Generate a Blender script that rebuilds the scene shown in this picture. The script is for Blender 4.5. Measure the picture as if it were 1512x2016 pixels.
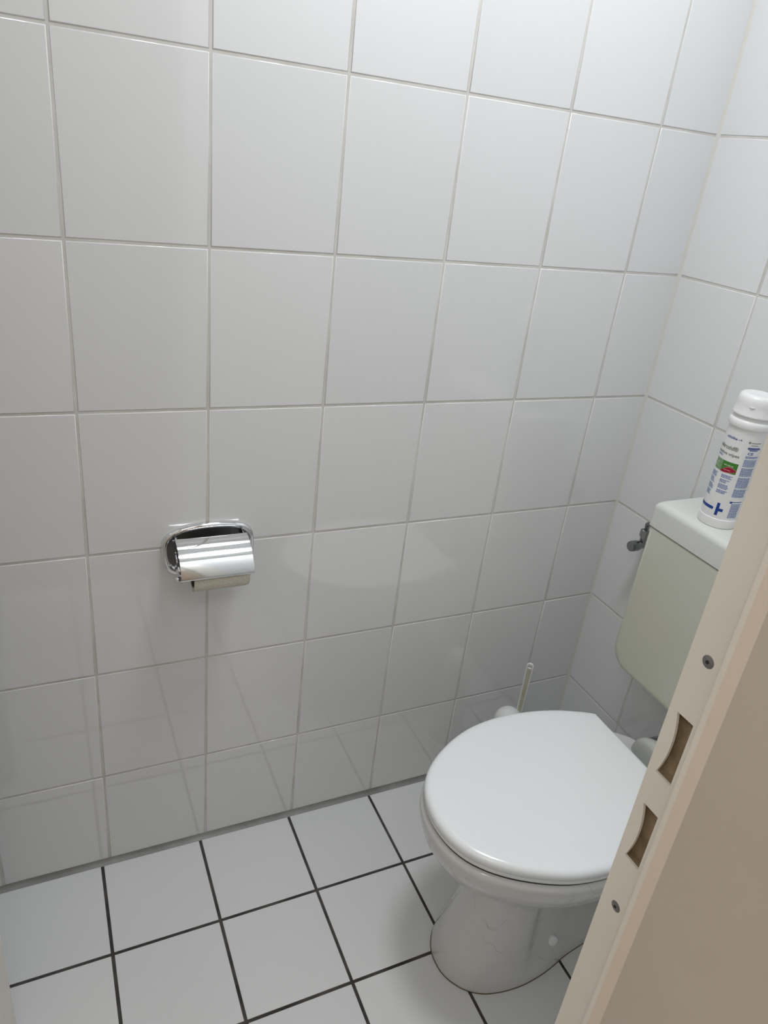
import bpy, bmesh, math, random
from mathutils import Vector, Matrix

random.seed(7)
scene = bpy.context.scene
for o in list(bpy.data.objects):
    bpy.data.objects.remove(o)
COL = scene.collection

# ------------------------------------------------------------------ camera
CAM = Vector((-1.1872, -1.15545, 1.40631))
cam_data = bpy.data.cameras.new('camera')
cam_data.sensor_fit = 'HORIZONTAL'
cam_data.sensor_width = 36.0
cam_data.lens = 36.0 * 1447.164 / 1512.0
cam_data.clip_start = 0.01
cam = bpy.data.objects.new('camera', cam_data)
COL.objects.link(cam)
right = Vector((0.9081843, -0.4035041, 0.1112912))
down = Vector((-0.0871984, -0.4424372, -0.8925501))
fwd = Vector((0.4093870, 0.8008956, -0.4369994))
m = Matrix((( right.x, -down.x, -fwd.x, CAM.x),
            ( right.y, -down.y, -fwd.y, CAM.y),
            ( right.z, -down.z, -fwd.z, CAM.z),
            (0, 0, 0, 1)))
cam.matrix_world = m
scene.camera = cam

# ------------------------------------------------------------------ world, lamps, exposure
scene.view_settings.view_transform = 'Standard'
scene.view_settings.look = 'None'
scene.view_settings.gamma = 1.0
scene.view_settings.use_curve_mapping = False
scene.view_settings.exposure = -0.75
world = bpy.data.worlds.new('world')
scene.world = world
world.use_nodes = True
world.node_tree.nodes['Background'].inputs[0].default_value = (0.9, 0.95, 1.0, 1)
world.node_tree.nodes['Background'].inputs[1].default_value = 0.05


def area(name, loc, target, sx, sy, power, col, shape='RECTANGLE'):
    l = bpy.data.lights.new(name, 'AREA')
    l.shape = shape
    l.size = sx
    if shape in ('RECTANGLE', 'ELLIPSE'):
        l.size_y = sy
    l.energy = power
    l.color = col
    o = bpy.data.objects.new(name, l)
    COL.objects.link(o)
    o.location = loc
    d = Vector(target) - Vector(loc)
    o.rotation_euler = d.to_track_quat('-Z', 'Y').to_euler()
    return o


# round lamp on the ceiling of the small room
area('ceiling_lamp', (-0.62, -0.42, 2.38), (-0.62, -0.42, 0.0), 0.34, 0.34, 18.0, (0.93, 0.955, 1.0), 'DISK')
# light panels in the hallway ceiling behind the photographer
area('hallway_lamp', (-1.15, -1.85, 2.46), (-1.15, -1.85, 0.0), 0.6, 0.6, 9.0, (1.0, 0.98, 0.95))
area('hallway_lamp', (-2.15, -1.75, 2.46), (-2.15, -1.75, 0.0), 0.6, 0.6, 21.0, (1.0, 0.96, 0.90))


# ------------------------------------------------------------------ helpers
def empty(name, loc=(0, 0, 0)):
    o = bpy.data.objects.new(name, None)
    COL.objects.link(o)
    o.location = loc
    o.empty_display_size = 0.05
    return o


def tag(o, label=None, cat=None, group=None, kind=None):
    if label:
        o['label'] = label
    if cat:
        o['category'] = cat
    if group:
        o['group'] = group
    if kind:
        o['kind'] = kind
    return o


def link(name, me, mat, parent=None, smooth=None):
    if mat is not None and len(me.materials) == 0:
        me.materials.append(mat)
    if smooth is not None:
        for p in me.polygons:
            p.use_smooth = True
        if smooth < 179:
            me.set_sharp_from_angle(angle=math.radians(smooth))
    o = bpy.data.objects.new(name, me)
    COL.objects.link(o)
    if parent is not None:
        o.parent = parent
        o.matrix_parent_inverse = parent_inv(parent)
    return o


def parent_inv(p):
    mm = Matrix.Identity(4)
    chain = []
    while p is not None:
        chain.append(p)
        p = p.parent
    for q in reversed(chain):
        loc = Matrix.Translation(q.location) @ q.rotation_euler.to_matrix().to_4x4()
        mm = mm @ q.matrix_parent_inverse @ loc
    return mm.inverted()


def mesh(name, verts, faces, fix=True):
    me = bpy.data.meshes.new(name)
    me.from_pydata([tuple(v) for v in verts], [], faces)
    me.update()
    if fix:
        bm = bmesh.new()
        bm.from_mesh(me)
        bmesh.ops.recalc_face_normals(bm, faces=bm.faces)
        bm.to_mesh(me)
        bm.free()
    return me


class MB:
    def __init__(self):
        self.v = []
        self.f = []

    def loops(self, rings, cap0=True, cap1=True, closed=True):
        base = len(self.v)
        n = len(rings[0])
        for r in rings:
            self.v += [Vector(p) for p in r]
        for i in range(len(rings) - 1):
            for j in range(n if closed else n - 1):
                a = base + i * n + j
                b = base + i * n + (j + 1) % n
                self.f.append((a, b, b + n, a + n))
        if cap0:
            self.f.append(tuple(base + j for j in range(n)))
        if cap1:
            self.f.append(tuple(base + (len(rings) - 1) * n + j for j in range(n)))
        return self

    def box(self, x0, x1, y0, y1, z0, z1):
        x0, x1 = min(x0, x1), max(x0, x1)
        y0, y1 = min(y0, y1), max(y0, y1)
        z0, z1 = min(z0, z1), max(z0, z1)
        self.loops([[(x0, y0, z0), (x1, y0, z0), (x1, y1, z0), (x0, y1, z0)],
                    [(x0, y0, z1), (x1, y0, z1), (x1, y1, z1), (x0, y1, z1)]])
        return self

    def lathe(self, prof, c=(0, 0, 0), axis='Z', n=40, cap0=True, cap1=True):
        rings = []
        for (r, h) in prof:
            ring = []
            for j in range(n):
                a = 2 * math.pi * j / n
                u, w = r * math.cos(a), r * math.sin(a)
                if axis == 'Z':
                    p = (c[0] + u, c[1] + w, c[2] + h)
                elif axis == 'X':
                    p = (c[0] + h, c[1] + u, c[2] + w)
                else:
                    p = (c[0] + u, c[1] + h, c[2] + w)
                ring.append(p)
            rings.append(ring)
        return self.loops(rings, cap0, cap1)

    def tube(self, pts, r, n=14):
        pts = [Vector(p) for p in pts]
        rings = []
        up = None
        for i, p in enumerate(pts):
            if i == 0:
                t = pts[1] - pts[0]
            elif i == len(pts) - 1:
                t = pts[-1] - pts[-2]
            else:
                t = (pts[i + 1] - pts[i]).normalized() + (pts[i] - pts[i - 1]).normalized()
            t.normalize()
            if up is None:
                up = t.orthogonal().normalized()
            up = (up - t * up.dot(t)).normalized()
            s = t.cross(up)
            rr = r[i] if isinstance(r, (list, tuple)) else r
            rings.append([p + up * rr * math.cos(2 * math.pi * k / n) + s * rr * math.sin(2 * math.pi * k / n) for k in range(n)])
        return self.loops(rings)

    def build(self, name, mat, parent=None, smooth=None):
        return link(name, mesh(name, self.v, self.f), mat, parent, smooth)


def bevel_obj(o, w, seg=3, angle=40):
    md = o.modifiers.new('bevel', 'BEVEL')
    md.width = w
    md.segments = seg
    md.limit_method = 'ANGLE'
    md.angle_limit = math.radians(angle)
    for p in o.data.polygons:
        p.use_smooth = True
    o.data.set_sharp_from_angle(angle=math.radians(50))
    wn = o.modifiers.new('normals', 'WEIGHTED_NORMAL')
    wn.keep_sharp = False
    return o


def catmull(pts, k=8):
    out = []
    n = len(pts)
    for i in range(n):
        p0, p1, p2, p3 = pts[i - 1], pts[i], pts[(i + 1) % n], pts[(i + 2) % n]
        for j in range(k):
            t = j / k
            out.append(tuple(0.5 * ((2 * b) + (-a + c) * t + (2 * a - 5 * b + 4 * c - d) * t * t + (-a + 3 * b - 3 * c + d) * t ** 3)
                             for a, b, c, d in zip(p0, p1, p2, p3)))
    return out


def interp(tab, x):
    if x <= tab[0][0]:
        return tab[0][1]
    for (a, va), (b, vb) in zip(tab, tab[1:]):
        if x <= b:
            return va + (vb - va) * (x - a) / (b - a)
    return tab[-1][1]


def sstep(a, b, x):
    t = max(0.0, min(1.0, (x - a) / (b - a)))
    return t * t * (3 - 2 * t)


# ------------------------------------------------------------------ materials
def principled(name, col, rough=0.5, metal=0.0, spec=0.5, coat=0.0):
    mt = bpy.data.materials.new(name)
    mt.use_nodes = True
    b = mt.node_tree.nodes['Principled BSDF']
    b.inputs['Base Color'].default_value = (*col, 1)
    b.inputs['Roughness'].default_value = rough
    b.inputs['Metallic'].default_value = metal
    b.inputs['Specular IOR Level'].default_value = spec
    b.inputs['Coat Weight'].default_value = coat
    return mt, mt.node_tree, b


def add_bump(nt, b, scale, strength, dist=0.001, detail=2.0, coord='Object'):
    tc = nt.nodes.new('ShaderNodeTexCoord')
    no = nt.nodes.new('ShaderNodeTexNoise')
    no.inputs['Scale'].default_value = scale
    no.inputs['Detail'].default_value = detail
    bu = nt.nodes.new('ShaderNodeBump')
    bu.inputs['Strength'].default_value = strength
    bu.inputs['Distance'].default_value = dist
    nt.links.new(tc.outputs[coord], no.inputs['Vector'])
    nt.links.new(no.outputs['Fac'], bu.inputs['Height'])
    nt.links.new(bu.outputs['Normal'], b.inputs['Normal'])
    return tc, no


def mottled(nt, b, c0, c1, scale, lo=0.35, hi=0.65, tc=None, detail=4.0):
    if tc is None:
        tc = nt.nodes.new('ShaderNodeTexCoord')
    no = nt.nodes.new('ShaderNodeTexNoise')
    no.inputs['Scale'].default_value = scale
    no.inputs['Detail'].default_value = detail
    rp = nt.nodes.new('ShaderNodeValToRGB')
    rp.color_ramp.elements[0].position = lo
    rp.color_ramp.elements[0].color = (*c0, 1)
    rp.color_ramp.elements[1].position = hi
    rp.color_ramp.elements[1].color = (*c1, 1)
    nt.links.new(tc.outputs['Object'], no.inputs['Vector'])
    nt.links.new(no.outputs['Fac'], rp.inputs['Fac'])
    nt.links.new(rp.outputs['Color'], b.inputs['Base Color'])
    return rp


def tile_material(name, c0, c1, rough, bump, spec=0.5):
    mt, nt, b = principled(name, c0, rough, 0, spec)
    add_bump(nt, b, 9.0, bump, 0.002, 1.0)
    oi = nt.nodes.new('ShaderNodeObjectInfo')
    mx = nt.nodes.new('ShaderNodeMix')
    mx.data_type = 'RGBA'
    mx.inputs[6].default_value = (*c0, 1)
    mx.inputs[7].default_value = (*c1, 1)
    nt.links.new(oi.outputs['Random'], mx.inputs[0])
    nt.links.new(mx.outputs[2], b.inputs['Base Color'])
    return mt


M = {}
M['wall_tile'] = tile_material('glazed_white_wall_tile', (0.735, 0.745, 0.745), (0.765, 0.77, 0.77), 0.045, 0.02, 0.85)
M['floor_tile'] = tile_material('white_floor_tile', (0.70, 0.71, 0.71), (0.74, 0.745, 0.74), 0.26, 0.06)
mt, nt, b = principled('wall_grout', (0.56, 0.55, 0.51), 0.9, 0, 0.2)
mottled(nt, b, (0.59, 0.57, 0.53), (0.69, 0.675, 0.64), 14.0)
M['wall_grout'] = mt
mt, nt, b = principled('floor_grout', (0.05, 0.045, 0.042), 0.9, 0, 0.2)
mottled(nt, b, (0.042, 0.038, 0.036), (0.095, 0.085, 0.08), 18.0)
M['floor_grout'] = mt
mt, nt, b = principled('grey_silicone', (0.20, 0.20, 0.195), 0.45, 0, 0.4)
mottled(nt, b, (0.22, 0.22, 0.215), (0.31, 0.31, 0.30), 10.0)
M['silicone'] = mt
mt, nt, b = principled('white_corner_joint', (0.66, 0.645, 0.59), 0.6, 0, 0.3)
add_bump(nt, b, 160, 0.3, 0.001)
M['corner_joint'] = mt
mt, nt, b = principled('white_plaster', (0.78, 0.78, 0.77), 0.9, 0, 0.2)
add_bump(nt, b, 120, 0.15, 0.001)
M['plaster'] = mt
mt, nt, b = principled('hallway_paint', (0.72, 0.64, 0.55), 0.85, 0, 0.2)
add_bump(nt, b, 120, 0.15, 0.001)
M['hall_paint'] = mt
mt, nt, b = principled('hallway_floor', (0.42, 0.34, 0.27), 0.5, 0, 0.3)
mottled(nt, b, (0.38, 0.31, 0.25), (0.46, 0.38, 0.31), 5.0)
M['hall_floor'] = mt
mt, nt, b = principled('cream_frame_paint', (0.66, 0.61, 0.52), 0.42, 0, 0.4)
tc, no = add_bump(nt, b, 60, 0.06, 0.001)
mottled(nt, b, (0.80, 0.77, 0.70), (0.83, 0.80, 0.73), 12.0, tc=tc)
M['cream'] = mt
mt, nt, b = principled('frame_paint_warm_shade', (0.60, 0.49, 0.41), 0.5, 0, 0.35)  # same frame paint, dimmer warm hallway light put into its colour
tc, no = add_bump(nt, b, 90, 0.08, 0.001)
mottled(nt, b, (0.575, 0.515, 0.455), (0.61, 0.55, 0.485), 6.0, tc=tc)
M['peach'] = mt
mt, nt, b = principled('frame_paint_lit_edge', (0.74, 0.66, 0.585), 0.4, 0, 0.4)  # brighter light along the stop edge put into the paint colour
add_bump(nt, b, 90, 0.05, 0.001)
M['peach_edge'] = mt
mt, nt, b = principled('raw_wood_recess', (0.30, 0.22, 0.13), 0.8, 0, 0.2)
mottled(nt, b, (0.24, 0.18, 0.11), (0.36, 0.28, 0.18), 60.0)
M['recess'] = mt
mt, nt, b = principled('grey_zinc_screw', (0.25, 0.25, 0.25), 0.45, 0.8)
add_bump(nt, b, 400, 0.2, 0.0005)
M['screw'] = mt
mt, nt, b = principled('slot_gap_dark', (0.02, 0.02, 0.02), 0.8)
add_bump(nt, b, 400, 0.2, 0.0005)
M['dark'] = mt

# sanitary ceramic with hairline cracks in the glaze
mt, nt, b = principled('white_sanitary_ceramic', (0.65, 0.65, 0.635), 0.10, 0, 0.5, 0.2)
tc = nt.nodes.new('ShaderNodeTexCoord')
nz = nt.nodes.new('ShaderNodeTexNoise')
nz.inputs['Scale'].default_value = 9.0
nz.inputs['Detail'].default_value = 3.0
vm = nt.nodes.new('ShaderNodeVectorMath')
vm.operation = 'MULTIPLY_ADD'
vm.inputs[1].default_value = (0.10, 0.10, 0.10)
vo = nt.nodes.new('ShaderNodeTexVoronoi')
vo.feature = 'DISTANCE_TO_EDGE'
vo.inputs['Scale'].default_value = 7.0
r1 = nt.nodes.new('ShaderNodeValToRGB')
r1.color_ramp.elements[0].position = 0.0
r1.color_ramp.elements[0].color = (1, 1, 1, 1)
r1.color_ramp.elements[1].position = 0.010
r1.color_ramp.elements[1].color = (0, 0, 0, 1)
n2 = nt.nodes.new('ShaderNodeTexNoise')
n2.inputs['Scale'].default_value = 11.0
r2 = nt.nodes.new('ShaderNodeValToRGB')
r2.color_ramp.elements[0].position = 0.50
r2.color_ramp.elements[0].color = (0, 0, 0, 1)
r2.color_ramp.elements[1].position = 0.62
r2.color_ramp.elements[1].color = (1, 1, 1, 1)
mu = nt.nodes.new('ShaderNodeMath')
mu.operation = 'MULTIPLY'
mu2 = nt.nodes.new('ShaderNodeMath')
mu2.operation = 'MULTIPLY'
mu2.inputs[1].default_value = 0.42
mx = nt.nodes.new('ShaderNodeMix')
mx.data_type = 'RGBA'
mx.inputs[6].default_value = (0.65, 0.65, 0.635, 1)
mx.inputs[7].default_value = (0.25, 0.24, 0.22, 1)
L = nt.links.new
L(tc.outputs['Object'], nz.inputs['Vector'])
L(nz.outputs['Color'], vm.inputs[0])
L(tc.outputs['Object'], vm.inputs[2])
L(vm.outputs['Vector'], vo.inputs['Vector'])
L(vo.outputs['Distance'], r1.inputs['Fac'])
L(tc.outputs['Object'], n2.inputs['Vector'])
L(n2.outputs['Fac'], r2.inputs['Fac'])
L(r1.outputs['Color'], mu.inputs[0])
L(r2.outputs['Color'], mu.inputs[1])
L(mu.outputs['Value'], mu2.inputs[0])
L(mu2.outputs['Value'], mx.inputs[0])
L(mx.outputs[2], b.inputs['Base Color'])
M['ceramic'] = mt

mt, nt, b = principled('white_seat_plastic', (0.85, 0.875, 0.875), 0.20, 0, 0.5)
add_bump(nt, b, 260, 0.05, 0.0006)
M['seat'] = mt
mt, nt, b = principled('shaded_white_rubber', (0.46, 0.47, 0.44), 0.45, 0, 0.4)  # white rubber with the cistern's shade put into its colour
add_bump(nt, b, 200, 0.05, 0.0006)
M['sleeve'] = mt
mt, nt, b = principled('aged_cistern_plastic', (0.56, 0.57, 0.50), 0.36, 0, 0.45)
tc, no = add_bump(nt, b, 300, 0.04, 0.0006)
mottled(nt, b, (0.545, 0.55, 0.45), (0.60, 0.605, 0.54), 2.2, tc=tc)
M['cistern'] = mt
mt, nt, b = principled('cistern_lid_plastic', (0.68, 0.695, 0.655), 0.34, 0, 0.45)
add_bump(nt, b, 300, 0.04, 0.0006)
M['cistern_lid'] = mt
mt, nt, b = principled('chrome', (0.80, 0.81, 0.82), 0.06, 1.0)
add_bump(nt, b, 30, 0.02, 0.001)
M['chrome'] = mt
mt, nt, b = principled('dark_toned_chrome', (0.28, 0.29, 0.29), 0.22, 1.0)  # valve's darker reflected surroundings put into the base colour
add_bump(nt, b, 120, 0.06, 0.001)
M['dark_toned_chrome'] = mt
mt, nt, b = principled('shaded_recess_chrome', (0.15, 0.155, 0.16), 0.35, 1.0)  # darkness inside the holder recess put into the metal colour
add_bump(nt, b, 120, 0.06, 0.001)
M['shaded_metal'] = mt
mt, nt, b = principled('recycled_toilet_paper', (0.70, 0.66, 0.57), 0.95, 0, 0.1)
tc, no = add_bump(nt, b, 900, 0.7, 0.001, 2)
mottled(nt, b, (0.60, 0.56, 0.47), (0.76, 0.72, 0.63), 500.0, tc=tc)
M['paper'] = mt
mt, nt, b = principled('cardboard_core', (0.16, 0.12, 0.08), 0.95, 0, 0.1)
add_bump(nt, b, 300, 0.3, 0.001)
M['card'] = mt
mt, nt, b = principled('white_bottle_plastic', (0.80, 0.80, 0.79), 0.33, 0, 0.45)
add_bump(nt, b, 200, 0.03, 0.0006)
M['bottle'] = mt
mt, nt, b = principled('brush_white_plastic', (0.74, 0.75, 0.73), 0.30, 0, 0.45)
add_bump(nt, b, 200, 0.03, 0.0006)
M['brush_white'] = mt
mt, nt, b = principled('yellowed_brush_plastic', (0.50, 0.49, 0.36), 0.5, 0, 0.35)
mottled(nt, b, (0.44, 0.43, 0.30), (0.54, 0.53, 0.41), 60.0)
M['brush_yellow'] = mt


def ink(name, col):
    mt, nt, b = principled(name, col, 0.4, 0, 0.4)
    mottled(nt, b, tuple(c * 0.93 for c in col), col, 300.0)
    return mt


M['blue_ink'] = ink('blue_print', (0.012, 0.055, 0.30))
M['pale_blue_ink'] = ink('fine_blue_print', (0.10, 0.19, 0.45))
M['grey_ink'] = ink('grey_green_print', (0.20, 0.24, 0.17))
M['green_ink'] = ink('green_print', (0.055, 0.22, 0.03))
M['pale_green_ink'] = ink('pale_green_print', (0.20, 0.34, 0.17))
M['red_ink'] = ink('red_print', (0.34, 0.008, 0.04))
M['pink_ink'] = ink('pale_red_outline_print', (0.75, 0.40, 0.32))
M['mint_ink'] = ink('light_green_print', (0.42, 0.58, 0.36))

# ------------------------------------------------------------------ the room shell
XL = -1.48          # left wall
YF = -0.894         # inner face of the wall with the doorway
YH = -1.132         # hallway face of that wall
ZC = 2.42           # ceiling
G = 0.0009          # joint recess
_tile_cache = {}


def tile_mesh(w, h, t, bev, mat, key):
    """tile lying in local XY with its glazed face on +Z at z=0"""
    k = (round(w, 4), round(h, 4), key)
    if k in _tile_cache:
        return _tile_cache[k]
    def ring(ins, z):
        a, c = w / 2 - ins, h / 2 - ins
        return [(-a, -c, z), (a, -c, z), (a, c, z), (-a, c, z)]
    mb = MB().loops([ring(0, -t), ring(0, -bev), ring(bev * 0.3, -bev * 0.3), ring(bev, 0)], cap0=False)
    me = mesh('tile', mb.v, mb.f)
    me.materials.append(mat)
    for p in me.polygons:
        p.use_smooth = True
    me.set_sharp_from_angle(angle=math.radians(80))
    # face normals dominate: keep the big face flat
    for p in me.polygons:
        if p.area > 0.3 * w * h:
            p.use_smooth = False
    _tile_cache[k] = me
    return me


def tiled(parent, us, vs, to_world, rotm, gap, t, bev, mat, key, jitter=0.0016, skip=None):
    for i in range(len(us) - 1):
        for j in range(len(vs) - 1):
            u0, u1 = us[i], us[i + 1]
            v0, v1 = vs[j], vs[j + 1]
            g0u = gap / 2
            w, h = (u1 - u0) - gap, (v1 - v0) - gap
            if w < 0.01 or h < 0.01:
                continue
            cu, cv = (u0 + u1) / 2, (v0 + v1) / 2
            if skip and skip(cu, cv):
                continue
            o = bpy.data.objects.new('tile', tile_mesh(w, h, t, bev, mat, key))
            COL.objects.link(o)
            tilt = Matrix.Rotation(random.uniform(-jitter, jitter), 3, 'X') @ Matrix.Rotation(random.uniform(-jitter, jitter), 3, 'Y')
            mw = Matrix.Translation(to_world(cu, cv)) @ (rotm @ tilt).to_4x4()
            o.parent = parent
            o.matrix_local = mw


# joint lines measured on the tile grid
xs = [0.0] + [-(0.1409 + 0.2 * k) for k in range(7)] + [XL]
zs = [0.008] + [0.2422 + 0.252 * k for k in range(9)]
zs = [z for z in zs if z < ZC - 0.03] + [ZC]
ys = [0.0] + [-(0.1933 + 0.2 * k) for k in range(4)] + [YF]

GAP = 0.0042
# wall_back : the long wall, y = 0
wb = MB().box(XL - 0.1, 0.1, G, 0.10, -0.05, ZC).build('wall_back', M['wall_grout'])
tag(wb, 'long wall of glazed white square-set tiles behind the paper holder', kind='structure')
R_back = Matrix(((1, 0, 0), (0, 0, -1), (0, 1, 0)))     # local z -> -Y, local y -> +Z
tiled(wb, sorted(xs), zs, lambda u, v: Vector((u, 0, v)), R_back, GAP, 0.005, 0.0013, M['wall_tile'], 'wall')

# wall_right : behind the cistern, x = 0
wr = MB().box(G, 0.10, YF - 0.3, G, -0.05, ZC).build('wall_right', M['wall_grout'])
tag(wr, 'short tiled wall behind the cistern', kind='structure')
R_right = Matrix(((0, 0, -1), (-1, 0, 0), (0, 1, 0)))   # local z -> -X, local x -> -Y, local y -> Z
tiled(wr, sorted(ys), zs, lambda u, v: Vector((0, u, v)), R_right, GAP, 0.005, 0.0013, M['wall_tile'], 'wall')

# wall_left
wl = MB().box(XL - 0.1, XL - G, YF, 0.0, -0.05, ZC).build('wall_left', M['wall_grout'])
tag(wl, 'tiled wall beside the open door leaf', kind='structure')
R_left = Matrix(((0, 0, 1), (1, 0, 0), (0, 1, 0)))
tiled(wl, sorted(ys), zs, lambda u, v: Vector((XL, u, v)), R_left, GAP, 0.005, 0.0013, M['wall_tile'], 'wall')

# wall_front : wall with the doorway (pieces around the opening)
XJ = -0.80          # masonry edge, strike side
XK = -1.44          # masonry edge, hinge side
ZD = 2.03
wf = MB()
wf.box(XJ, 0.0, YH, YF, -0.05, ZC)
wf.box(XL, XK, YH, YF, -0.05, ZC)
wf.box(XK, XJ, YH, YF, ZD, ZC)
wfo = wf.build('wall_front', M['plaster'])
tag(wfo, 'wall around the doorway', kind='structure')

# ceiling
ce = MB().box(XL - 0.1, 0.1, YF, 0.1, ZC, ZC + 0.08).build('ceiling', M['plaster'])
tag(ce, 'white ceiling', kind='structure')

# floor
fl = MB().box(XL - 0.1, 0.1, YH, 0.1, -0.06, -0.0012).build('floor', M['floor_grout'])
tag(fl, 'floor of white square tiles with dark joints', kind='structure')
fx = [0.0] + [-(0.547 - 0.20334 * 2 + 0.20334 * k) for k in range(7)] + [XL]
fy = [-0.0] + [-(0.2081 + 0.20364 * k) for k in range(5)] + [YH]
fx = sorted(fx)
fy = sorted(fy)
tiled(fl, fx, fy, lambda u, v: Vector((u, v, 0)), Matrix.Identity(3), 0.0062, 0.004, 0.0007, M['floor_tile'], 'floor', jitter=0.0008)

# grey silicone joint along the foot of the walls, pale joint in the corner
def fillet(name, p0, p1, a, b_, mat, r):
    pr = []
    for (s, h) in [(0, 0.0)] + [(r * (1 - math.sin(t * math.pi / 8)), r * (1 - math.cos(t * math.pi / 8)))
                                for t in range(0, 5)] + []:
        pr.append((s, h))
    rings = []
    for P in (p0, p1):
        P = Vector(P)
        rings.append([P + Vector(a) * s + Vector(b_) * h for (s, h) in pr])
    return MB().loops(rings).build(name, mat, None, 60)


tag(fillet('baseboard_back', (XL, 0.0005, 0), (0, 0.0005, 0), (0, -1, 0), (0, 0, 1), M['silicone'], 0.010),
    'grey silicone joint along the foot of the long wall', kind='structure')
tag(fillet('baseboard_right', (0.0005, YF, 0), (0.0005, 0, 0), (-1, 0, 0), (0, 0, 1), M['silicone'], 0.010),
    'grey silicone joint below the cistern wall', kind='structure')
tag(fillet('trim_1', (0.0005, 0.0005, 0.01), (0.0005, 0.0005, ZC), (-1, 0, 0), (0, -1, 0), M['corner_joint'], 0.0065),
    'pale joint in the corner between the tiled walls', kind='structure')

# hallway behind the photographer
HX0, HX1, HY = -2.9, 0.9, -2.62
tag(MB().box(HX0, HX1, HY, YH, -0.06, -0.002).build('floor_hallway', M['hall_floor']), 'hallway floor', kind='structure')
tag(MB().box(HX0, HX1, HY, YH, ZC + 0.06, ZC + 0.14).build('ceiling_hallway', M['plaster']), 'hallway ceiling', kind='structure')
tag(MB().box(HX0, HX1, HY - 0.1, HY, 0, ZC + 0.06).build('wall_hallway_back', M['hall_paint']), 'hallway wall', kind='structure')
tag(MB().box(HX0 - 0.1, HX0, HY, YH, 0, ZC + 0.06).build('wall_hallway_left', M['hall_paint']), 'hallway wall', kind='structure')
tag(MB().box(HX1, HX1 + 0.1, HY, YH, 0, ZC + 0.06).build('wall_hallway_right', M['hall_paint']), 'hallway wall', kind='structure')
hw = MB()
hw.box(HX0, XL, YH, YH + 0.06, 0, ZC + 0.06)
hw.box(0.0, HX1, YH, YH + 0.06, 0, ZC + 0.06)
tag(hw.build('wall_hallway_front', M['hall_paint']), 'hallway wall beside the doorway', kind='structure')

# ------------------------------------------------------------------ door frame (strike side in view)
door = empty('door_1', (-0.8175, -0.91, 0))
tag(door, 'cream painted door frame, warm light tinted into its reveal, with strike plate holes', kind='structure')
XS = -0.8175


def off(az, dx):
    """y on the plane x = CAM.x + dx that lies at azimuth az"""
    return CAM.y + dx / math.tan(math.radians(az))


dS = XS - CAM.x
yA = off(54.37, dS)              # room-side edge of the rebate strip
XR = XS - 0.010                  # reveal, 10 mm proud of the strip
dR = XR - CAM.x
yB = off(57.00, dR)              # corner of the stop
yC = off(57.55, dR)
yD = off(58.68, dR + 0.003)


def prism(path, z0, z1):
    """open vertical sheet extruded from plan path"""
    mb = MB()
    n = len(path)
    for z in (z0, z1):
        mb.v += [Vector((x, y, z)) for x, y in path]
    for i in range(n - 1):
        mb.f.append((i, i + 1, n + i + 1, n + i))
    return mb


def solid(path, z0, z1):
    return MB().loops([[(x, y, z0) for x, y in path], [(x, y, z1) for x, y in path]])


yH1, yH2 = off(55.22, dS), off(56.75, dS)     # hole extent in depth
D0 = math.hypot(dS, yH1 - CAM.y)
hole_z = [(CAM.z - 0.8174 * D0, CAM.z - 0.6969 * D0), (CAM.z - 1.0068 * D0, CAM.z - 0.8854 * D0)]
screw_z = [CAM.z - 0.5973 * dS / math.sin(math.radians(56.08)), CAM.z - 1.1265 * dS / math.sin(math.radians(56.08))]
yS = off(56.08, dS)
yE = yB + 0.0006                 # strip runs on behind the stop

# rebate strip with the two keeper holes cut through it
T = 0.0022
mb = MB()
NB = 12


def strip_rect(y0, y1, z0, z1):
    mb.box(XS, XS + T, y0, y1, z0, z1)


zc = sorted([hole_z[1], hole_z[0]])
strip_rect(yA - 0.0012, yE, 0, zc[0][0])
strip_rect(yA - 0.0012, yE, zc[0][1], zc[1][0])
strip_rect(yA - 0.0012, yE, zc[1][1], ZD)
for (z0, z1) in zc:
    strip_rect(yH2, yE, z0, z1)                       # hallway-side border
    for k in range(NB):                               # room-side lip, bowed into the hole
        ta, tb = k / NB, (k + 1) / NB
        ba, bb = (0.0042 * (1 - (2 * t - 1) ** 2) for t in (ta, tb))
        za, zb = z0 + (z1 - z0) * ta, z0 + (z1 - z0) * tb
        i = len(mb.v)
        for x in (XS, XS + T):
            mb.v += [Vector((x, yA - 0.0012, za)), Vector((x, yH1 - ba, za)), Vector((x, yH1 - bb, zb)), Vector((x, yA - 0.0012, zb))]
        mb.f += [(i, i + 1, i + 2, i + 3), (i + 4, i + 7, i + 6, i + 5), (i + 1, i + 5, i + 6, i + 2), (i, i + 3, i + 7, i + 4)]
        if k == 0:
            mb.f.append((i, i + 4, i + 5, i + 1))
        if k == NB - 1:
            mb.f.append((i + 3, i + 2, i + 6, i + 7))
link('strike_strip', mesh('strike_strip', mb.v, mb.f, fix=True), M['cream'], door)
# rounded room-side edge and room-side face of the jamb
arc = [(XS + 0.06, yA), (XS + 0.003, yA)] + [(XS + 0.003 - 0.003 * math.sin(a * math.pi / 8), yA - 0.003 + 0.003 * math.cos(a * math.pi / 8)) for a in range(1, 5)] + [(XS + 0.0035, yA - 0.0035), (XS + 0.06, yA - 0.0035)]
solid(arc, 0, ZD).build('jamb_edge', M['cream'], door, 40)
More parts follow.
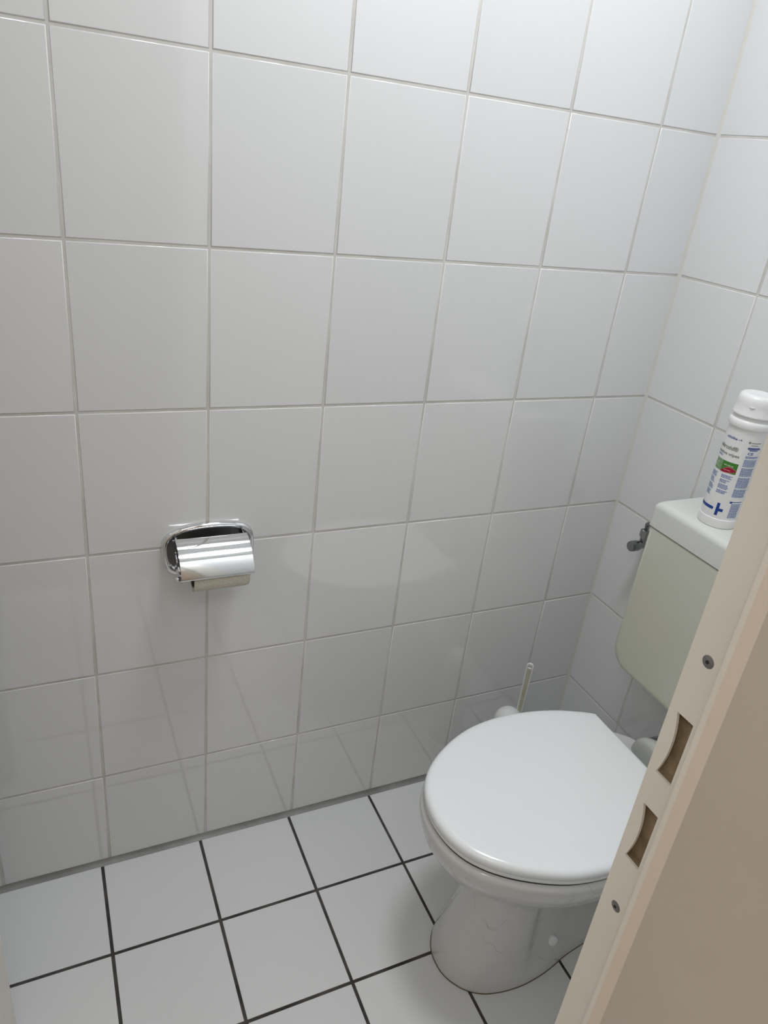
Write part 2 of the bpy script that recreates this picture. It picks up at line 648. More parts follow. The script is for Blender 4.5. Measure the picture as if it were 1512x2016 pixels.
# brown recess boxes behind the holes
for (z0, z1) in zc:
    rb = MB()
    x0, x1 = XS + T, XS + 0.0075
    y0, y1 = yH2 - 0.001, yH1 + 0.001
    v = [(x0, y0, z0 - .001), (x0, y1, z0 - .001), (x0, y1, z1 + .001), (x0, y0, z1 + .001),
         (x1, y0, z0 - .001), (x1, y1, z0 - .001), (x1, y1, z1 + .001), (x1, y0, z1 + .001)]
    rb.v = [Vector(p) for p in v]
    rb.f = [(4, 5, 6, 7), (0, 4, 7, 3), (1, 2, 6, 5), (0, 1, 5, 4), (3, 7, 6, 2)]
    o = link('keeper_recess', mesh('keeper_recess', rb.v, rb.f, fix=False), M['recess'], door)
    tag(o, 'brown hollow behind the strike plate hole')
# screws
for z in screw_z:
    sc = MB().lathe([(0.0001, -0.0007), (0.0030, -0.0006), (0.0046, 0.0), (0.0046, 0.001)], (XS, yS, z), 'X', 20).build('screw', M['screw'], door, 30)
    MB().lathe([(0.0014, 0.0), (0.0013, 0.0004)], (XS - 0.0010, yS, z), 'X', 6).build('screw_recess', M['dark'], sc)
# stop, pale edge facet and wide reveal
pth = [(XR + 0.0012, yB), (XR + 0.0004, yB - 0.0004), (XR, yB - 0.0012), (XR, yC), (XR + 0.03, yC), (XR + 0.03, yB)]
solid(pth, 0, ZD).build('stop_bead', M['cream'], door)
pth = [(XR, yC), (XR + 0.003, yD), (XR + 0.03, yD), (XR + 0.03, yC)]
solid(pth, 0, ZD).build('stop_edge', M['peach_edge'], door)
pth = [(XR + 0.003, yD), (XR + 0.003, YH - 0.004), (XR + 0.006, YH - 0.008), (XR + 0.07, YH - 0.008), (XR + 0.07, YH), (XR + 0.03, YH), (XR + 0.03, yD)]
solid(pth, 0, ZD).build('jamb_reveal', M['peach'], door)
# hinge-side jamb and head of the frame
pth = [(XK - 0.02, YF + 0.004), (XK + 0.015, YF + 0.004), (XK + 0.015, yB), (XK + 0.025, yB), (XK + 0.025, YH - 0.008), (XK - 0.03, YH - 0.008), (XK - 0.03, YH), (XK - 0.02, YH)]
solid(pth, 0, ZD).build('jamb_hinge_side', M['peach'], door)
MB().box(XK, XJ, YH - 0.008, yB, ZD - 0.03, ZD).build('frame_head', M['peach'], door)

# ------------------------------------------------------------------ open door leaf at the left
hinge = Vector((-1.418, YF + 0.002, 0))
free = Vector((-1.3163, -0.298, 0))
dv = (free - hinge)
dv.normalize()
nv = Vector((-dv.y, dv.x, 0))          # points to the left wall
p = [hinge, free, free + nv * 0.038, hinge + nv * 0.038]
lf = empty('door_2', hinge)
tag(lf, 'cream painted door leaf standing open along the left wall', kind='structure')
o = MB().loops([[(q.x, q.y, 0.009) for q in p], [(q.x, q.y, 1.99) for q in p]]).build('door_leaf', M['cream'], lf)
bevel_obj(o, 0.003, 2)

# ------------------------------------------------------------------ toilet
YC0 = -0.434
lid_tab = [(0.0, 0.0), (0.0012, 0.020), (0.004, 0.036), (0.010, 0.055), (0.019, 0.075), (0.041, 0.103), (0.066, 0.1235), (0.080, 0.1335),
           (0.109, 0.150), (0.125, 0.158), (0.160, 0.1715), (0.182, 0.1765), (0.214, 0.1815), (0.250, 0.1830), (0.290, 0.1805), (0.331, 0.1745),
           (0.374, 0.163), (0.423, 0.142), (0.442, 0.131)]
XF, XB = -0.654, -0.212
LL = XB - XF


def lid_hw(s):
    return interp([(a / LL, w) for a, w in lid_tab], s)


foot_tab = [(-.584, 0), (-.5835, .012), (-.582, .020), (-.577, .034), (-.562, .056), (-.543, .072), (-.517, .084), (-.476, .092), (-.431, .094),
            (-.379, .0885), (-.345, .081), (-.32, .074), (-.26, .066), (-.20, .060)]


def foot_hw(s):
    return interp([((a + .584) / .384, w / .094) for a, w in foot_tab], s)


NS = 44


def svals():
    return [0.5 * (1 - math.cos(math.pi * i / NS)) for i in range(NS + 1)]


def smooth_half(fn):
    sv = svals()
    w = [fn(s) for s in sv]
    for _ in range(1):
        w = [w[0]] + [(w[i - 1] + 2 * w[i] + w[i + 1]) / 4 for i in range(1, NS)] + [w[NS]]
    return w


W_LID = smooth_half(lid_hw)
W_FOOT = smooth_half(foot_hw)
SV = svals()


def outline(xf, xb, ws, z):
    a = [(xf + (xb - xf) * s, YC0 - w, z) for s, w in zip(SV, ws)]
    c = [(xf + (xb - xf) * s, YC0 + w, z) for s, w in zip(SV, ws)]
    return a + c[::-1][:-1]


def lid_ring(ins, z, back_ins=None):
    k = (0.183 - ins) / 0.183
    bi = ins if back_ins is None else back_ins
    return outline(XF + ins, XB - bi, [w * k for w in W_LID], z)


toilet = empty('toilet', (-0.42, YC0, 0))
tag(toilet, 'white floor-standing ceramic toilet with closed lid beside the tiled wall', 'toilet')
# bowl and pedestal, lofted
sec = []      # z, front, back, half width, blend 0 = foot table 1 = lid table
S = [
    (0.0, -0.583, -0.215, 0.0975, 0.0),
    (0.012, -0.5835, -0.215, 0.0973, 0.0),
    (0.035, -0.58, -0.215, 0.0945, 0.0),
    (0.07, -0.57, -0.215, 0.089, 0.0),
    (0.11, -0.557, -0.21, 0.084, 0.0),
    (0.15, -0.545, -0.21, 0.0805, 0.0),
    (0.185, -0.537, -0.205, 0.0795, 0.0),
    (0.215, -0.534, -0.1989, 0.0815, 0.02),
    (0.24, -0.538, -0.191, 0.0885, 0.08),
    (0.26, -0.549, -0.1801, 0.101, 0.22),
    (0.276, -0.568, -0.1698, 0.118, 0.45),
    (0.289, -0.59, -0.157, 0.134, 0.7),
    (0.3, -0.608, -0.1492, 0.148, 0.88),
    (0.309, -0.621, -0.1464, 0.1575, 0.96),
    (0.319, -0.632, -0.145, 0.165, 1.0),
    (0.331, -0.6405, -0.145, 0.1715, 1.0),
    (0.346, -0.648, -0.145, 0.1775, 1.0),
    (0.364, -0.6535, -0.145, 0.1825, 1.0),
    (0.382, -0.657, -0.145, 0.1855, 1.0),
    (0.391, -0.6565, -0.145, 0.1852, 1.0),
    (0.3955, -0.6535, -0.145, 0.1825, 1.0),
    (0.3975, -0.648, -0.15, 0.178, 1.0),
]
bowl_tab = lid_tab + [(0.464, 0.110), (0.478, 0.0955), (0.493, 0.084), (0.504, 0.067), (0.511, 0.045)]
W_BOWL = smooth_half(lambda q: interp([(a / 0.511, w) for a, w in bowl_tab], q))
WL_N = [w / 0.183 for w in W_BOWL]
rings = []
for (z, xf, xb, hwid, bl) in S:
    ws = [hwid * (wf_ * (1 - bl) + wl_ * bl) for wf_, wl_ in zip(W_FOOT, WL_N)]
    ring = outline(xf, xb, ws, z)
    out = []
    for (x, y, zz) in ring:
        # recessed flank behind the front of the pedestal
        fz = sstep(0.035, 0.075, zz) * (1 - sstep(0.25, 0.275, zz))
        fxx = sstep(-0.440, -0.420, x)
        k = fz * fxx
        if k > 0 and abs(y - YC0) > 0.03:
            y = YC0 + math.copysign(max(0.03, abs(y - YC0) - 0.017 * k), y - YC0)
        out.append((x, y, zz))
    rings.append(out)
mb = MB().loops(rings, cap0=True, cap1=True)
bowl = mb.build('bowl', M['ceramic'], toilet, 60)
# seat ring and lid
mb = MB().loops([lid_ring(0.010, 0.4013, 0.004), lid_ring(0.0036, 0.4014, 0.003), lid_ring(0.0022, 0.4028), lid_ring(0.0020, 0.4078), lid_ring(0.0032, 0.4094), lid_ring(0.0075, 0.4098)])
mb.build('seat', M['seat'], toilet, 60)
mb = MB().loops([lid_ring(0.0075, 0.4128), lid_ring(0.0010, 0.4129), lid_ring(0.0, 0.4138), lid_ring(0.0, 0.4195), lid_ring(0.0008, 0.4228, 0.0004),
                 lid_ring(0.0028, 0.4258, 0.0012), lid_ring(0.0062, 0.4280, 0.0024), lid_ring(0.0110, 0.4293, 0.004), lid_ring(0.018, 0.4299, 0.006), lid_ring(0.03, 0.4302, 0.01), lid_ring(0.08, 0.4304, 0.03)])
mb.build('lid', M['seat'], toilet, 75)
MB().loops([lid_ring(0.0048, 0.3965, 0.006), lid_ring(0.0048, 0.4125, 0.006)]).build('seat_gap_shade', M['dark'], toilet)  # dark filler added to draw the shaded gaps around the seat
# bolt cap on the pedestal flank
cx, cy, cz = -0.3690, -0.5045, 0.061
nrm = Vector((-0.12, -1.0, 0.30)).normalized()
mb = MB().lathe([(0.0105, -0.012), (0.0105, 0.0022), (0.0097, 0.0034), (0.007, 0.0040), (0.0005, 0.0042)], (0, 0, 0), 'Z', 28)
rot = Vector((0, 0, 1)).rotation_difference(nrm).to_matrix()
mb.v = [rot @ v + Vector((cx, cy, cz)) for v in mb.v]
tag(mb.build('bolt_cap', M['seat'], toilet, 40), 'round white cap over the floor bolt')
# dark joint line under the foot
ring0 = [(x + (x + 0.42) * 0.008, YC0 + (y - YC0) * 1.012, 0) for (x, y, z) in rings[0]]
MB().loops([[(x, y, 0.0003) for x, y, z in ring0], [(x, y, 0.0016) for x, y, z in ring0]]).build('foot_joint', M['dark_joint'] if 'dark_joint' in M else M['card'], toilet)

# ------------------------------------------------------------------ flush pipe between cistern and bowl
fp = empty('flush_pipe', (-0.12, YC0, 0.372))
tag(fp, 'white flush pipe with dark grey collar running down behind the toilet lid', 'pipe')
FY, FZ = -0.431, 0.400
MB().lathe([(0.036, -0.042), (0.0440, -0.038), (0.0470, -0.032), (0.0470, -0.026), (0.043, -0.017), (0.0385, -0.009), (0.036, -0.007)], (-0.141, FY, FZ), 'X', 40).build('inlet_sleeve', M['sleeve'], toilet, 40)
MB().lathe([(0.036, 0.0004), (0.0422, 0.001), (0.0434, 0.003), (0.0434, 0.012), (0.041, 0.015), (0.030, 0.016)], (-0.149, FY, FZ), 'X', 36).build('collar', M['dark_toned_chrome'], fp, 40)
pp = [(-0.138, FY, FZ), (-0.105, FY, FZ)]
for k in range(1, 7):
    a = k * math.pi / 12
    pp.append((-0.105 + 0.04 * math.sin(a), FY, FZ + 0.04 - 0.04 * math.cos(a)))
pp.append((-0.065, FY, 0.4955))
MB().tube(pp, 0.024, 20).build('pipe', M['seat'], fp, 60)

# ------------------------------------------------------------------ cistern
cis = empty('cistern', (-0.07, YC0, 0.5))
tag(cis, 'aged off-white plastic wall cistern with rounded lower corners above the toilet', 'cistern')
CY0, CY1 = YC0 + 0.203, YC0 - 0.203


def cistern_outline(y0, y1, z0, z1, r):
    pts = [(y0, z1), (y1, z1)]
    n = 10
    c = (y1 + r, z0 + r)
    for k in range(n + 1):
        a = math.pi + k * math.pi / 2 / n
        pts.append((c[0] + r * math.cos(a), c[1] + r * math.sin(a)))
    c = (y0 - r, z0 + r)
    for k in range(n + 1):
        a = 1.5 * math.pi + k * math.pi / 2 / n
        pts.append((c[0] + r * math.cos(a), c[1] + r * math.sin(a)))
    return pts


def cring(x, ins, r, z1, ztop_ins=0.0):
    return [(x, y, z) for (y, z) in cistern_outline(CY0 - ins, CY1 + ins, 0.4965 + ins, z1 - ztop_ins, r)]


ZSEAM = 0.8175
mb = MB().loops([cring(-0.002, 0.010, 0.040, ZSEAM), cring(-0.125, 0.002, 0.045, ZSEAM), cring(-0.1335, 0.0028, 0.045, ZSEAM), cring(-0.138, 0.0055, 0.044, ZSEAM), cring(-0.1398, 0.0095, 0.042, ZSEAM, 0.0015), cring(-0.1402, 0.015, 0.040, ZSEAM, 0.004)])
mb.build('body', M['cistern'], cis, 50)


def rrect(x0, x1, y0, y1, r, z, n=6):
    pts = []
    for (cx_, cy_, a0) in ((x1 - r, y1 - r, 0), (x0 + r, y1 - r, 90), (x0 + r, y0 + r, 180), (x1 - r, y0 + r, 270)):
        for k in range(n + 1):
            a = math.radians(a0 + 90 * k / n)
            pts.append((cx_ + r * math.cos(a), cy_ + r * math.sin(a), z))
    return pts


def lidc(ins, z, r):
    return rrect(-0.1415 + ins, -0.0015, CY1 - 0.0005 + ins, CY0 + 0.0005 - ins, r, z)


LR = 0.014
lr = [lidc(0.004, ZSEAM + 0.0016, 0.007), lidc(0.0, ZSEAM + 0.003, 0.008)]
for k in range(0, 8):
    a = k * math.pi / 2 / 7
    lr.append(lidc(LR * (1 - math.cos(a)), 0.872 - LR + LR * math.sin(a) + 0.0003 * k / 7, 0.009 + 0.010 * (1 - math.cos(a))))
MB().loops(lr).build('lid', M['cistern_lid'], cis, 50)

# ------------------------------------------------------------------ angle valve beside the cistern
va = empty('angle_valve', (0, -0.1275, 0.703))
tag(va, 'small chrome stop valve with ribbed knob on the wall beside the cistern', 'valve')
VY, VZ = -0.1275, 0.703
MB().lathe([(0.019, 0.0), (0.019, -0.002), (0.014, -0.006), (0.0085, -0.007), (0.0085, -0.036)], (-0.0005, VY, VZ), 'X', 24).build('body', M['dark_toned_chrome'], va, 40)
prof = [(0.0085, -0.032), (0.0108, -0.034), (0.0118, -0.037), (0.0118, -0.054), (0.0106, -0.0565), (0.006, -0.0575), (0.0005, -0.0578)]
kn = MB().lathe(prof, (0, VY, VZ), 'X', 28)
kn.v = [v if i % 2 == 0 or abs(math.hypot(v.y - VY, v.z - VZ) - 0.0118) > 1e-5 else Vector((v.x, VY + (v.y - VY) * 0.93, VZ + (v.z - VZ) * 0.93)) for i, v in enumerate(kn.v)]
kn.build('knob', M['dark_toned_chrome'], va, 25)
MB().lathe([(0.0062, 0.0), (0.0062, 0.020), (0.0098, 0.021), (0.0098, 0.036), (0.0065, 0.038)], (-0.026, VY, VZ), 'Z', 6).build('compression_nut', M['dark_toned_chrome'], va, 30)
pp = [(-0.026, VY, VZ + 0.03), (-0.026, VY - 0.003, VZ + 0.044)]
for k in range(1, 7):
    a = k * math.pi / 12
    pp.append((-0.026 - 0.01 * math.sin(a), VY - 0.003 - 0.016 * (1 - math.cos(a)), VZ + 0.044 + 0.016 * math.sin(a)))
pp.append((-0.060, YC0 + 0.206, VZ + 0.060))
MB().tube(pp, 0.0048, 12).build('supply_tube', M['dark_toned_chrome'], va, 60)

# ------------------------------------------------------------------ toilet brush and its holder, behind the toilet
bh = empty('brush_holder', (-0.268, -0.118, 0))
tag(bh, 'white dome-topped plastic brush holder behind the toilet lid', 'brush holder')
prof = [(0.044, 0.0), (0.048, 0.004), (0.045, 0.05), (0.037, 0.15), (0.034, 0.2585)]
for k in range(1, 9):
    a = k * math.pi / 2 / 9
    prof.append((0.034 * math.cos(a), 0.2585 + 0.034 * math.sin(a)))
prof.append((0.002, 0.2925))
MB().lathe(prof, (-0.268, -0.118, 0), 'Z', 36).build('holder_shell', M['brush_white'], bh, 60)
MB().lathe([(0.055, 0.0), (0.057, 0.003), (0.055, 0.008), (0.050, 0.010)], (-0.268, -0.118, 0), 'Z', 36).build('base_ring', M['brush_white'], bh, 50)

br = empty('toilet_brush', (-0.242, -0.118, 0.28))
tag(br, 'pale yellowed brush handle with a hanging hole rising from the white holder', 'toilet brush')
# flat bar handle facing the camera, with an eye at the top
bx, by = -0.2425, -0.118
to_cam = Vector((CAM.x - bx, CAM.y - by, 0)).normalized()
side = Vector((-to_cam.y, to_cam.x, 0))
lean = Vector((0.0, 0.0, 0))
zt, zb_, hwid, th = 0.4190, 0.262, 0.0086, 0.0042


def hp(u, h, d):
    return Vector((bx, by, 0)) + side * u + to_cam * d + Vector((0, 0, h))


eye = zt - hwid
N = 24
outer, inner = [], []
for k in range(N):
    a = 2 * math.pi * k / N
    ou = (hwid * math.cos(a), eye + hwid * math.sin(a)) if math.sin(a) >= -1e-6 else (hwid * math.cos(a) / max(abs(math.cos(a)), abs(math.sin(a))) if False else hwid * math.cos(a), eye + hwid * math.sin(a))
    outer.append(ou)
    inner.append((0.0046 * math.cos(a), eye + 0.0055 * math.sin(a)))
mb = MB()
i0 = 0
for d in (th / 2, -th / 2):
    mb.v += [hp(u, h, d) for u, h in outer] + [hp(u, h, d) for u, h in inner]
for k in range(N):
    k2 = (k + 1) % N
    mb.f.append((k, k2, N + k2, N + k))
    mb.f.append((2 * N + k, 3 * N + k, 3 * N + k2, 2 * N + k2))
    mb.f.append((k, 2 * N + k, 2 * N + k2, k2))
    mb.f.append((N + k, N + k2, 3 * N + k2, 3 * N + k))
mb.build('handle_eye', M['brush_white'], br, 50)
mb = MB()
wt, wb2 = 0.0084, 0.0064
mb.loops([[hp(-wb2, zb_, th / 2), hp(wb2, zb_, th / 2), hp(wb2, zb_, -th / 2), hp(-wb2, zb_, -th / 2)],
          [hp(-wt, eye - 0.003, th / 2), hp(wt, eye - 0.003, th / 2), hp(wt, eye - 0.003, -th / 2), hp(-wt, eye - 0.003, -th / 2)]])
bevel_obj(mb.build('handle', M['brush_white'], br), 0.0012, 2)
mb = MB()
mb.loops([[hp(-wb2 * .55, zb_, th / 2 - .0005), hp(wb2 * .55, zb_, th / 2 - .0005), hp(wb2 * .55, zb_, th / 2 + .0006), hp(-wb2 * .55, zb_, th / 2 + .0006)],
          [hp(-wt * .58, eye - 0.0075, th / 2 - .0005), hp(wt * .58, eye - 0.0075, th / 2 - .0005), hp(wt * .58, eye - 0.0075, th / 2 + .0006), hp(-wt * .58, eye - 0.0075, th / 2 + .0006)]])
tag(mb.build('handle_inlay', M['brush_yellow'], br), 'yellowed inlay strip of the handle')

# ------------------------------------------------------------------ toilet paper holder on the long wall
th_ = empty('toilet_paper_holder', (-0.939, 0, 0.74))
tag(th_, 'chrome covered toilet paper holder fixed to the tiled wall', 'paper holder')
ctrl = [(-1.021, .752), (-1.0125, .772), (-.985, .785), (-.939, .790), (-.893, .7865), (-.867, .776), (-.8575, .754), (-.859, .716), (-.867, .698), (-.89, .691),
        (-.939, .690), (-.988, .6905), (-1.009, .698), (-1.018, .716)]
ol = catmull(ctrl, 6)
ccx, ccz = -0.939, 0.740


def plate_ring(ins, y):
    out = []
    for (x, z) in ol:
        d = Vector((x - ccx, z - ccz))
        kx = 1 - ins / 0.082
        kz = 1 - ins / 0.050
        out.append((ccx + d.x * kx, y, ccz + d.y * kz))
    return out


mb = MB().loops([plate_ring(0, -0.0002), plate_ring(0, -0.0035), plate_ring(0.0012, -0.0062), plate_ring(0.0035, -0.0078), plate_ring(0.0065, -0.0080), plate_ring(0.0085, -0.0068), plate_ring(0.0100, -0.0045), plate_ring(0.0112, -0.0030)], cap0=True, cap1=False)
mb.build('backplate_rim', M['chrome'], th_, 60)
MB().loops([plate_ring(0.0112, -0.0010), plate_ring(0.0112, -0.0030)]).build('backplate', M['shaded_metal'], th_)
# curved cover
cp = [(-.024, .7745), (-.030, .7768), (-.040, .7765), (-.050, .7740), (-.060, .7697), (-.069, .7640), (-.077, .7570), (-.0835, .7495), (-.0885, .7420), (-.0912, .7365), (-.0922, .7330), (-.0915, .7300), (-.0890, .7288)]
X0, X1 = -1.0025, -0.8785
fine = []
for i in range(len(cp) - 1):
    p0, p1, p2, p3 = cp[max(i - 1, 0)], cp[i], cp[i + 1], cp[min(i + 2, len(cp) - 1)]
    for j in range(4):
        t = j / 4
        fine.append(tuple(0.5 * ((2 * b_) + (-a + c) * t + (2 * a - 5 * b_ + 4 * c - d) * t * t + (-a + 3 * b_ - 3 * c + d) * t ** 3) for a, b_, c, d in zip(p0, p1, p2, p3)))
fine.append(cp[-1])
mb = MB()
nf = len(fine)
outer_p, inner_p = fine, []
for i, (y, z) in enumerate(fine):
    ya, za = fine[max(i - 1, 0)]
    yb_, zb2 = fine[min(i + 1, nf - 1)]
    t = Vector((yb_ - ya, zb2 - za)).normalized()
    nn = Vector((-t.y, t.x))
    inner_p.append((y + nn.x * 0.0012, z + nn.y * 0.0012))
loop = outer_p + inner_p[::-1]
mb.loops([[(X0, y, z) for y, z in loop], [(X1, y, z) for y, z in loop]])
mb.build('cover', M['chrome'], th_, 40)
# hinge rod, side arms and spindle
MB().lathe([(0.0024, 0), (0.0024, X1 - X0 + 0.006)], (X0 - 0.003, -0.024, 0.7715), 'X', 14).build('hinge_rod', M['shaded_metal'], th_, 40)
for xx in (X0 + 0.0035, X1 - 0.0035):
    mb = MB()
    arm = [(-0.003, .748), (-0.003, .712), (-0.030, .712), (-0.066, .711), (-.074, .716), (-.072, .724), (-.030, .732), (-.012, .748)]
    mb.loops([[(xx - .0012, y, z) for y, z in arm], [(xx + .0012, y, z) for y, z in arm]])
    mb.build('side_arm', M['chrome'], th_)
    mb = MB()
    hb = [(-0.003, .777), (-0.003, .762), (-0.020, .765), (-.026, .769), (-.026, .7725), (-.020, .775)]
    mb.loops([[(xx - .001, y, z) for y, z in hb], [(xx + .001, y, z) for y, z in hb]])
    mb.build('hinge_bracket', M['shaded_metal'], th_)
MB().lathe([(0.0005, -0.0065), (0.0028, -0.0055), (0.0038, -0.003), (0.0038, 0.0)], (X0 + 0.0008, -0.0610, 0.7175), 'X', 16).build('spindle_end', M['chrome'], th_, 50)
MB().lathe([(0.0005, 0.0065), (0.0028, 0.0055), (0.0038, 0.003), (0.0038, 0.0)], (X1 - 0.0008, -0.0610, 0.7175), 'X', 16).build('spindle_end', M['chrome'], th_, 50)
MB().lathe([(0.0040, X0), (0.0040, X1)], (0, -0.0610, 0.7175), 'X', 16).build('spindle', M['shaded_metal'], th_, 50)

# the roll
rl = empty('toilet_paper_roll', (-0.931, -0.0610, 0.7175))
tag(rl, 'beige recycled toilet paper roll hanging under the chrome cover', 'toilet paper')
RX0, RX1, RR = -0.980, -0.8840, 0.0240
RY, RZ = -0.0610, 0.7175
mb = MB()
n = 48
rings = []
for (r, x) in [(0.0185, RX0 + 0.0006), (RR - 0.0008, RX0), (RR, RX0 + 0.001), (RR, RX1 - 0.001), (RR - 0.0008, RX1), (0.0185, RX1 - 0.0006), (0.0180, RX1 - 0.002), (0.0180, RX0 + 0.002), (0.0185, RX0 + 0.0006)]:
    rings.append([(x, RY + r * math.cos(2 * math.pi * k / n), RZ + r * math.sin(2 * math.pi * k / n)) for k in range(n)])
mb.loops(rings, False, False)
mb.build('paper', M['paper'], rl, 40)
mb = MB()
rings = []
for (r, x) in [(0.0180, RX0 + 0.0008), (0.0180, RX1 - 0.0008), (0.0168, RX1 - 0.0008), (0.0168, RX0 + 0.0008), (0.0180, RX0 + 0.0008)]:
    rings.append([(x, RY + r * math.cos(2 * math.pi * k / n), RZ + r * math.sin(2 * math.pi * k / n)) for k in range(n)])
mb.loops(rings, False, False).build('core', M['card'], rl, 40)
# loose end of the sheet
tail = []
for k in range(0, 12):
    a = math.radians(150 + k * 10)
    tail.append((RY + (RR + 0.0006) * math.cos(a), RZ + (RR + 0.0006) * math.sin(a)))
tail += [(RY - 0.002, RZ - RR - 0.0016), (RY + 0.004, RZ - RR - 0.003)]
lp = tail + [(y, z - 0.0004) for y, z in tail][::-1]
tl = MB().loops([[(RX0 + 0.0004, y, z) for y, z in lp], [(RX1 - 0.006, y, z) for y, z in lp]])
tl.build('loose_sheet', M['paper'], rl, 40)

# ------------------------------------------------------------------ wipes canister on the cistern
BC = Vector((-0.089, -0.333, 0.8724))
bt = empty('wipes_canister', BC)
tag(bt, 'white cylindrical wipes canister with green and blue print standing on the cistern', 'canister')
BR = 0.0318
MB().lathe([(0.0318, 0.0), (0.0332, 0.0012), (0.0334, 0.003), (0.0334, 0.0145), (0.0329, 0.0165), (0.0320, 0.0172), (BR, 0.0180), (BR, 0.0190), (BR, 0.1820), (BR, 0.1830), (0.0322, 0.1838),
            (0.0346, 0.1858), (0.0352, 0.1885), (0.0352, 0.1925), (0.0344, 0.1962), (0.0325, 0.1985), (0.0305, 0.1992), (0.0300, 0.2000), (0.0300, 0.2065)], BC, 'Z', 64).build('body', M['bottle'], bt, 35)
cap = MB().lathe([(0.0300, 0.2055), (0.0332, 0.2052), (0.0337, 0.2062), (0.0337, 0.2082), (0.0331, 0.2092), (0.0326, 0.2250), (0.0322, 0.2315), (0.0308, 0.2362), (0.0285, 0.2395), (0.0262, 0.2412),
                  (0.0235, 0.2418), (0.0195, 0.2412), (0.0120, 0.2404), (0.0008, 0.2400)], BC, 'Z', 64)
cap_o = cap.build('cap', M['bottle'], bt, 40)
A0 = math.atan2(CAM.y - BC.y, CAM.x - BC.x)


def cyl(phi, z, r=BR + 0.00025):
    a = A0 + math.radians(phi)
    return Vector((BC.x + r * math.cos(a), BC.y + r * math.sin(a), BC.z + z))


# thumb notch lip on the cap
mb = MB()
rgs = []
for k in range(9):
    ph = -17 + 18 * k / 8
    e = math.sin(math.pi * k / 8)
    rgs.append([cyl(ph, 0.2232, 0.0326), cyl(ph, 0.2232, 0.0326 + 0.0016 * e), cyl(ph, 0.2222, 0.0327 + 0.0016 * e), cyl(ph, 0.2212, 0.0326)])
mb.loops(rgs)
mb.build('thumb_tab', M['bottle'], cap_o, 50)


def band(mb, p0, p1, z0, z1, r=BR + 0.00025, slope=0.0):
    n = max(1, int(math.ceil(abs(p1 - p0) / 4)))
    base = len(mb.v)
    for i in range(n + 1):
        p_ = p0 + (p1 - p0) * i / n
        mb.v += [cyl(p_, z0, r), cyl(p_, z1, r)]
    for i in range(n):
        a = base + 2 * i
        mb.f.append((a, a + 2, a + 3, a + 1))


def out_mesh(name, mb, mat, parent):
    me = mesh(name, mb.v, mb.f, fix=False)
    return link(name, me, mat, parent)


def text_on(name, s, p0, p1, zbase, mat, parent, height=None, r=BR + 0.0004, bold=0.018):
    cu = bpy.data.curves.new(name, 'FONT')
    cu.body = s
    cu.size = 1.0
    cu.resolution_u = 3
    cu.offset = bold
    tmp = bpy.data.objects.new(name, cu)
    COL.objects.link(tmp)
    me = bpy.data.meshes.new_from_object(tmp)
    bpy.data.objects.remove(tmp)
    xs_ = [v.co.x for v in me.vertices]
    x0_, x1_ = min(xs_), max(xs_)
    kphi = (p1 - p0) / (x1_ - x0_)
    ky = height if height else math.radians(p1 - p0) * BR / (x1_ - x0_)
    for v in me.vertices:
        v.co = cyl(p0 + (v.co.x - x0_) * kphi, zbase + v.co.y * ky, r)
    me.materials.clear()
    return link(name, me, mat, parent)


# label sheet edge (slightly proud)
mb = MB()
band(mb, -150, 11, 0.0185, 0.1755, BR + 0.0001)
lab = out_mesh('label_sheet', mb, M['bottle'], bt)
text_on('maker_name', 'schülke -+', -56, -4, 0.1632, M['blue_ink'], bt, 0.0062)
text_on('product_name', 'mikrozid®', -79, -6, 0.1440, M['grey_ink'], bt, 0.0100)
text_on('product_line', 'sensitive wipes', -86, 3, 0.1338, M['grey_ink'], bt, 0.0072)
text_on('size_note', 'Jumbo', -82, -50, 0.1290, M['pale_blue_ink'], bt, 0.0050)
# green block with a pale left end, light line of lettering and a red leaf shape
mb = MB()
band(mb, -40, 8, 0.1035, 0.1232)
out_mesh('green_block', mb, M['green_ink'], bt)
mb = MB()
band(mb, -74, -40, 0.1035, 0.1232)
out_mesh('green_block_end', mb, M['pale_green_ink'], bt)
mb = MB()
band(mb, -68, -48, 0.1095, 0.1105, BR + 0.0004)
band(mb, -66, -50, 0.1165, 0.1175, BR + 0.0004)
band(mb, -62, -59, 0.1095, 0.1175, BR + 0.0004)
out_mesh('block_emblem', mb, M['mint_ink'], bt)
mb = MB()
for a_, b_ in ((-34, -24), (-22.5, -12), (-10.5, -4)):
    band(mb, a_, b_, 0.1158, 0.1176, BR + 0.0004)
out_mesh('block_lettering', mb, M['mint_ink'], bt)


def leaf(name, grow, mat, r):
    mb = MB()
    n = 16
    up_, lo_ = [], []
    for i in range(n + 1):
        t = i / n
        ph = -41 - grow * 100 + (50 + grow * 200) * t
        zc_ = 0.1038 + 0.0052 * t + 0.0028 * math.sin(math.pi * t)
        hh = (0.0046 + grow) * math.sin(math.pi * t) ** 0.8
        up_.append(cyl(ph, zc_ + hh, r))
        lo_.append(cyl(ph, zc_ - hh * 1.05, r))
    mb.v = up_ + lo_
    for i in range(n):
        mb.f.append((n + 1 + i, n + 2 + i, i + 1, i))
    return out_mesh(name, mb, mat, bt)


leaf('leaf_outline', 0.0007, M['pink_ink'], BR + 0.0005)
leaf('red_leaf', 0.0, M['red_ink'], BR + 0.0007)
mb = MB()
for a_, b_ in ((-30, -20), (-19, -9)):
    band(mb, a_, b_, 0.1078, 0.1088, BR + 0.0009)
out_mesh('leaf_lettering', mb, M['pink_ink'], bt)


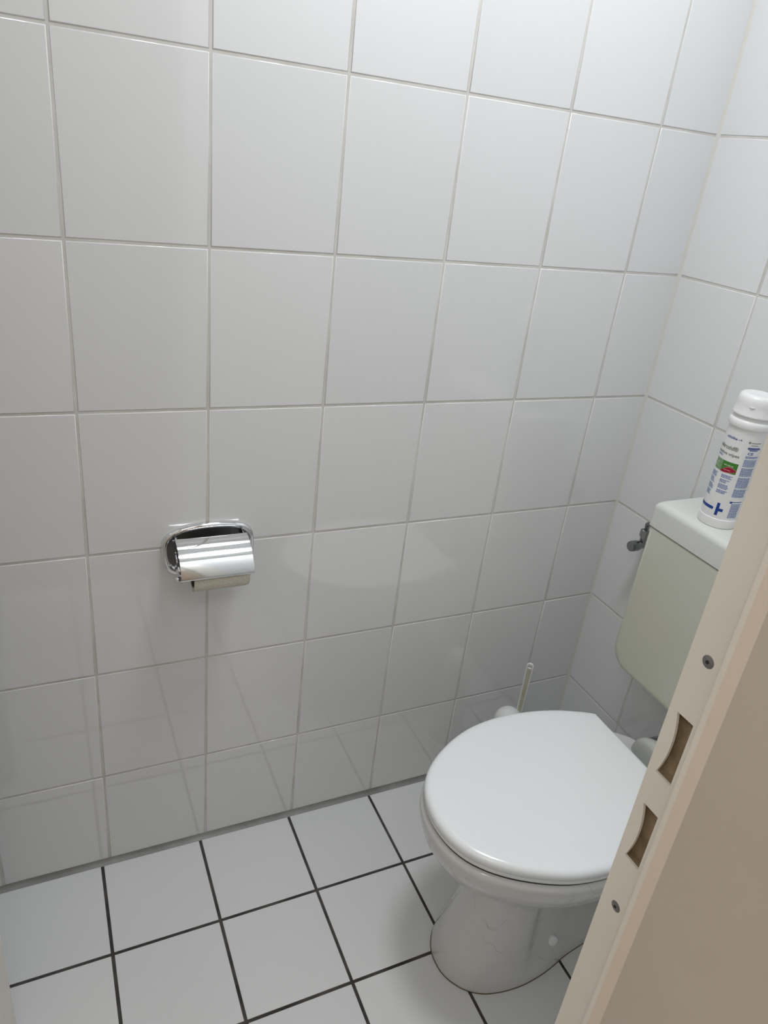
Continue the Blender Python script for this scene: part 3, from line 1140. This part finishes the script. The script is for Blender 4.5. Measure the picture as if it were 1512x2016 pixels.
# columns of fine print
def column(name, p0, p1, ztop, groups, lh, mat, ragged=0.25):
    mb = MB()
    z = ztop
    rnd = random.Random(name)
    for g in groups:
        for i in range(g):
            e = p1 - (p1 - p0) * rnd.uniform(0, ragged)
            ph = p0
            while ph < e - 1.5:
                w_ = rnd.uniform(3.5, 8.5)
                band(mb, ph, min(ph + w_, e), z - lh * 0.55, z, BR + 0.00035)
                ph += w_ + 1.0
            z -= lh
        z -= lh * 0.9
    return out_mesh(name, mb, mat, bt)


column('fine_print', -78, -46, 0.0985, [4, 4, 4, 4], 0.0024, M['pale_blue_ink'], 0.3)
column('fine_print', -31, 5, 0.0990, [3, 3, 4, 3], 0.00225, M['pale_blue_ink'], 0.45)
column('fine_print', 19, 64, 0.1400, [2, 6, 7, 9, 7], 0.00225, M['pale_blue_ink'], 0.04)
column('fine_print', 27, 62, 0.0500, [12], 0.00235, M['pale_blue_ink'], 0.12)
mb = MB()
band(mb, 20, 27, 0.0508, 0.0545, BR + 0.0004)
band(mb, 27, 63, 0.0528, 0.0540, BR + 0.0004)
out_mesh('print_heading', mb, M['blue_ink'], bt)
mb = MB()
for (a_, b_, z_) in ((18, 58, 0.1555), (18, 62, 0.1535), (24, 52, 0.1512)):
    band(mb, a_, b_, z_ - 0.0011, z_ + 0.0004)
out_mesh('print_address', mb, M['blue_ink'], bt)
mb = MB()
band(mb, 15, 21, 0.1625, 0.1660)
band(mb, 23, 56, 0.1633, 0.1645)
band(mb, 24, 48, 0.1592, 0.1603)
out_mesh('print_mark', mb, M['grey_ink'], bt)
text_on('conformity_mark', 'CE', 22, 40, 0.1428, M['blue_ink'], bt, 0.0062)
# dash and plus marks at the foot
mb = MB()
n = 10
for i in range(n):
    pa, pb = -94 + 68 * i / n, -94 + 68 * (i + 1) / n
    band(mb, pa, pb, 0.0318, 0.0372, BR + 0.0004)
dash = out_mesh('dash_mark', mb, M['blue_ink'], bt)
mb = MB()
n = 12
pc = [cyl(-26, 0.0345, BR + 0.0004)]
ringp = []
for i in range(n + 1):
    a = -math.pi / 2 + math.pi * i / n
    ringp.append(cyl(-26 + 4.5 * math.cos(a), 0.0345 + 0.0027 * math.sin(a), BR + 0.0004))
mb.v = pc + ringp
for i in range(n):
    mb.f.append((0, 1 + i, 2 + i))
out_mesh('dash_mark_end', mb, M['blue_ink'], bt)


def quad(mb, pts, r=BR + 0.0004):
    base = len(mb.v)
    mb.v += [cyl(p_, z_, r) for p_, z_ in pts]
    mb.f.append(tuple(range(base, base + len(pts))))


mb = MB()
band(mb, -13.5, -4.5, 0.0235, 0.0470, BR + 0.0004)
band(mb, -4.5, 8, 0.0318, 0.0372, BR + 0.0004)
out_mesh('plus_mark', mb, M['blue_ink'], bt)
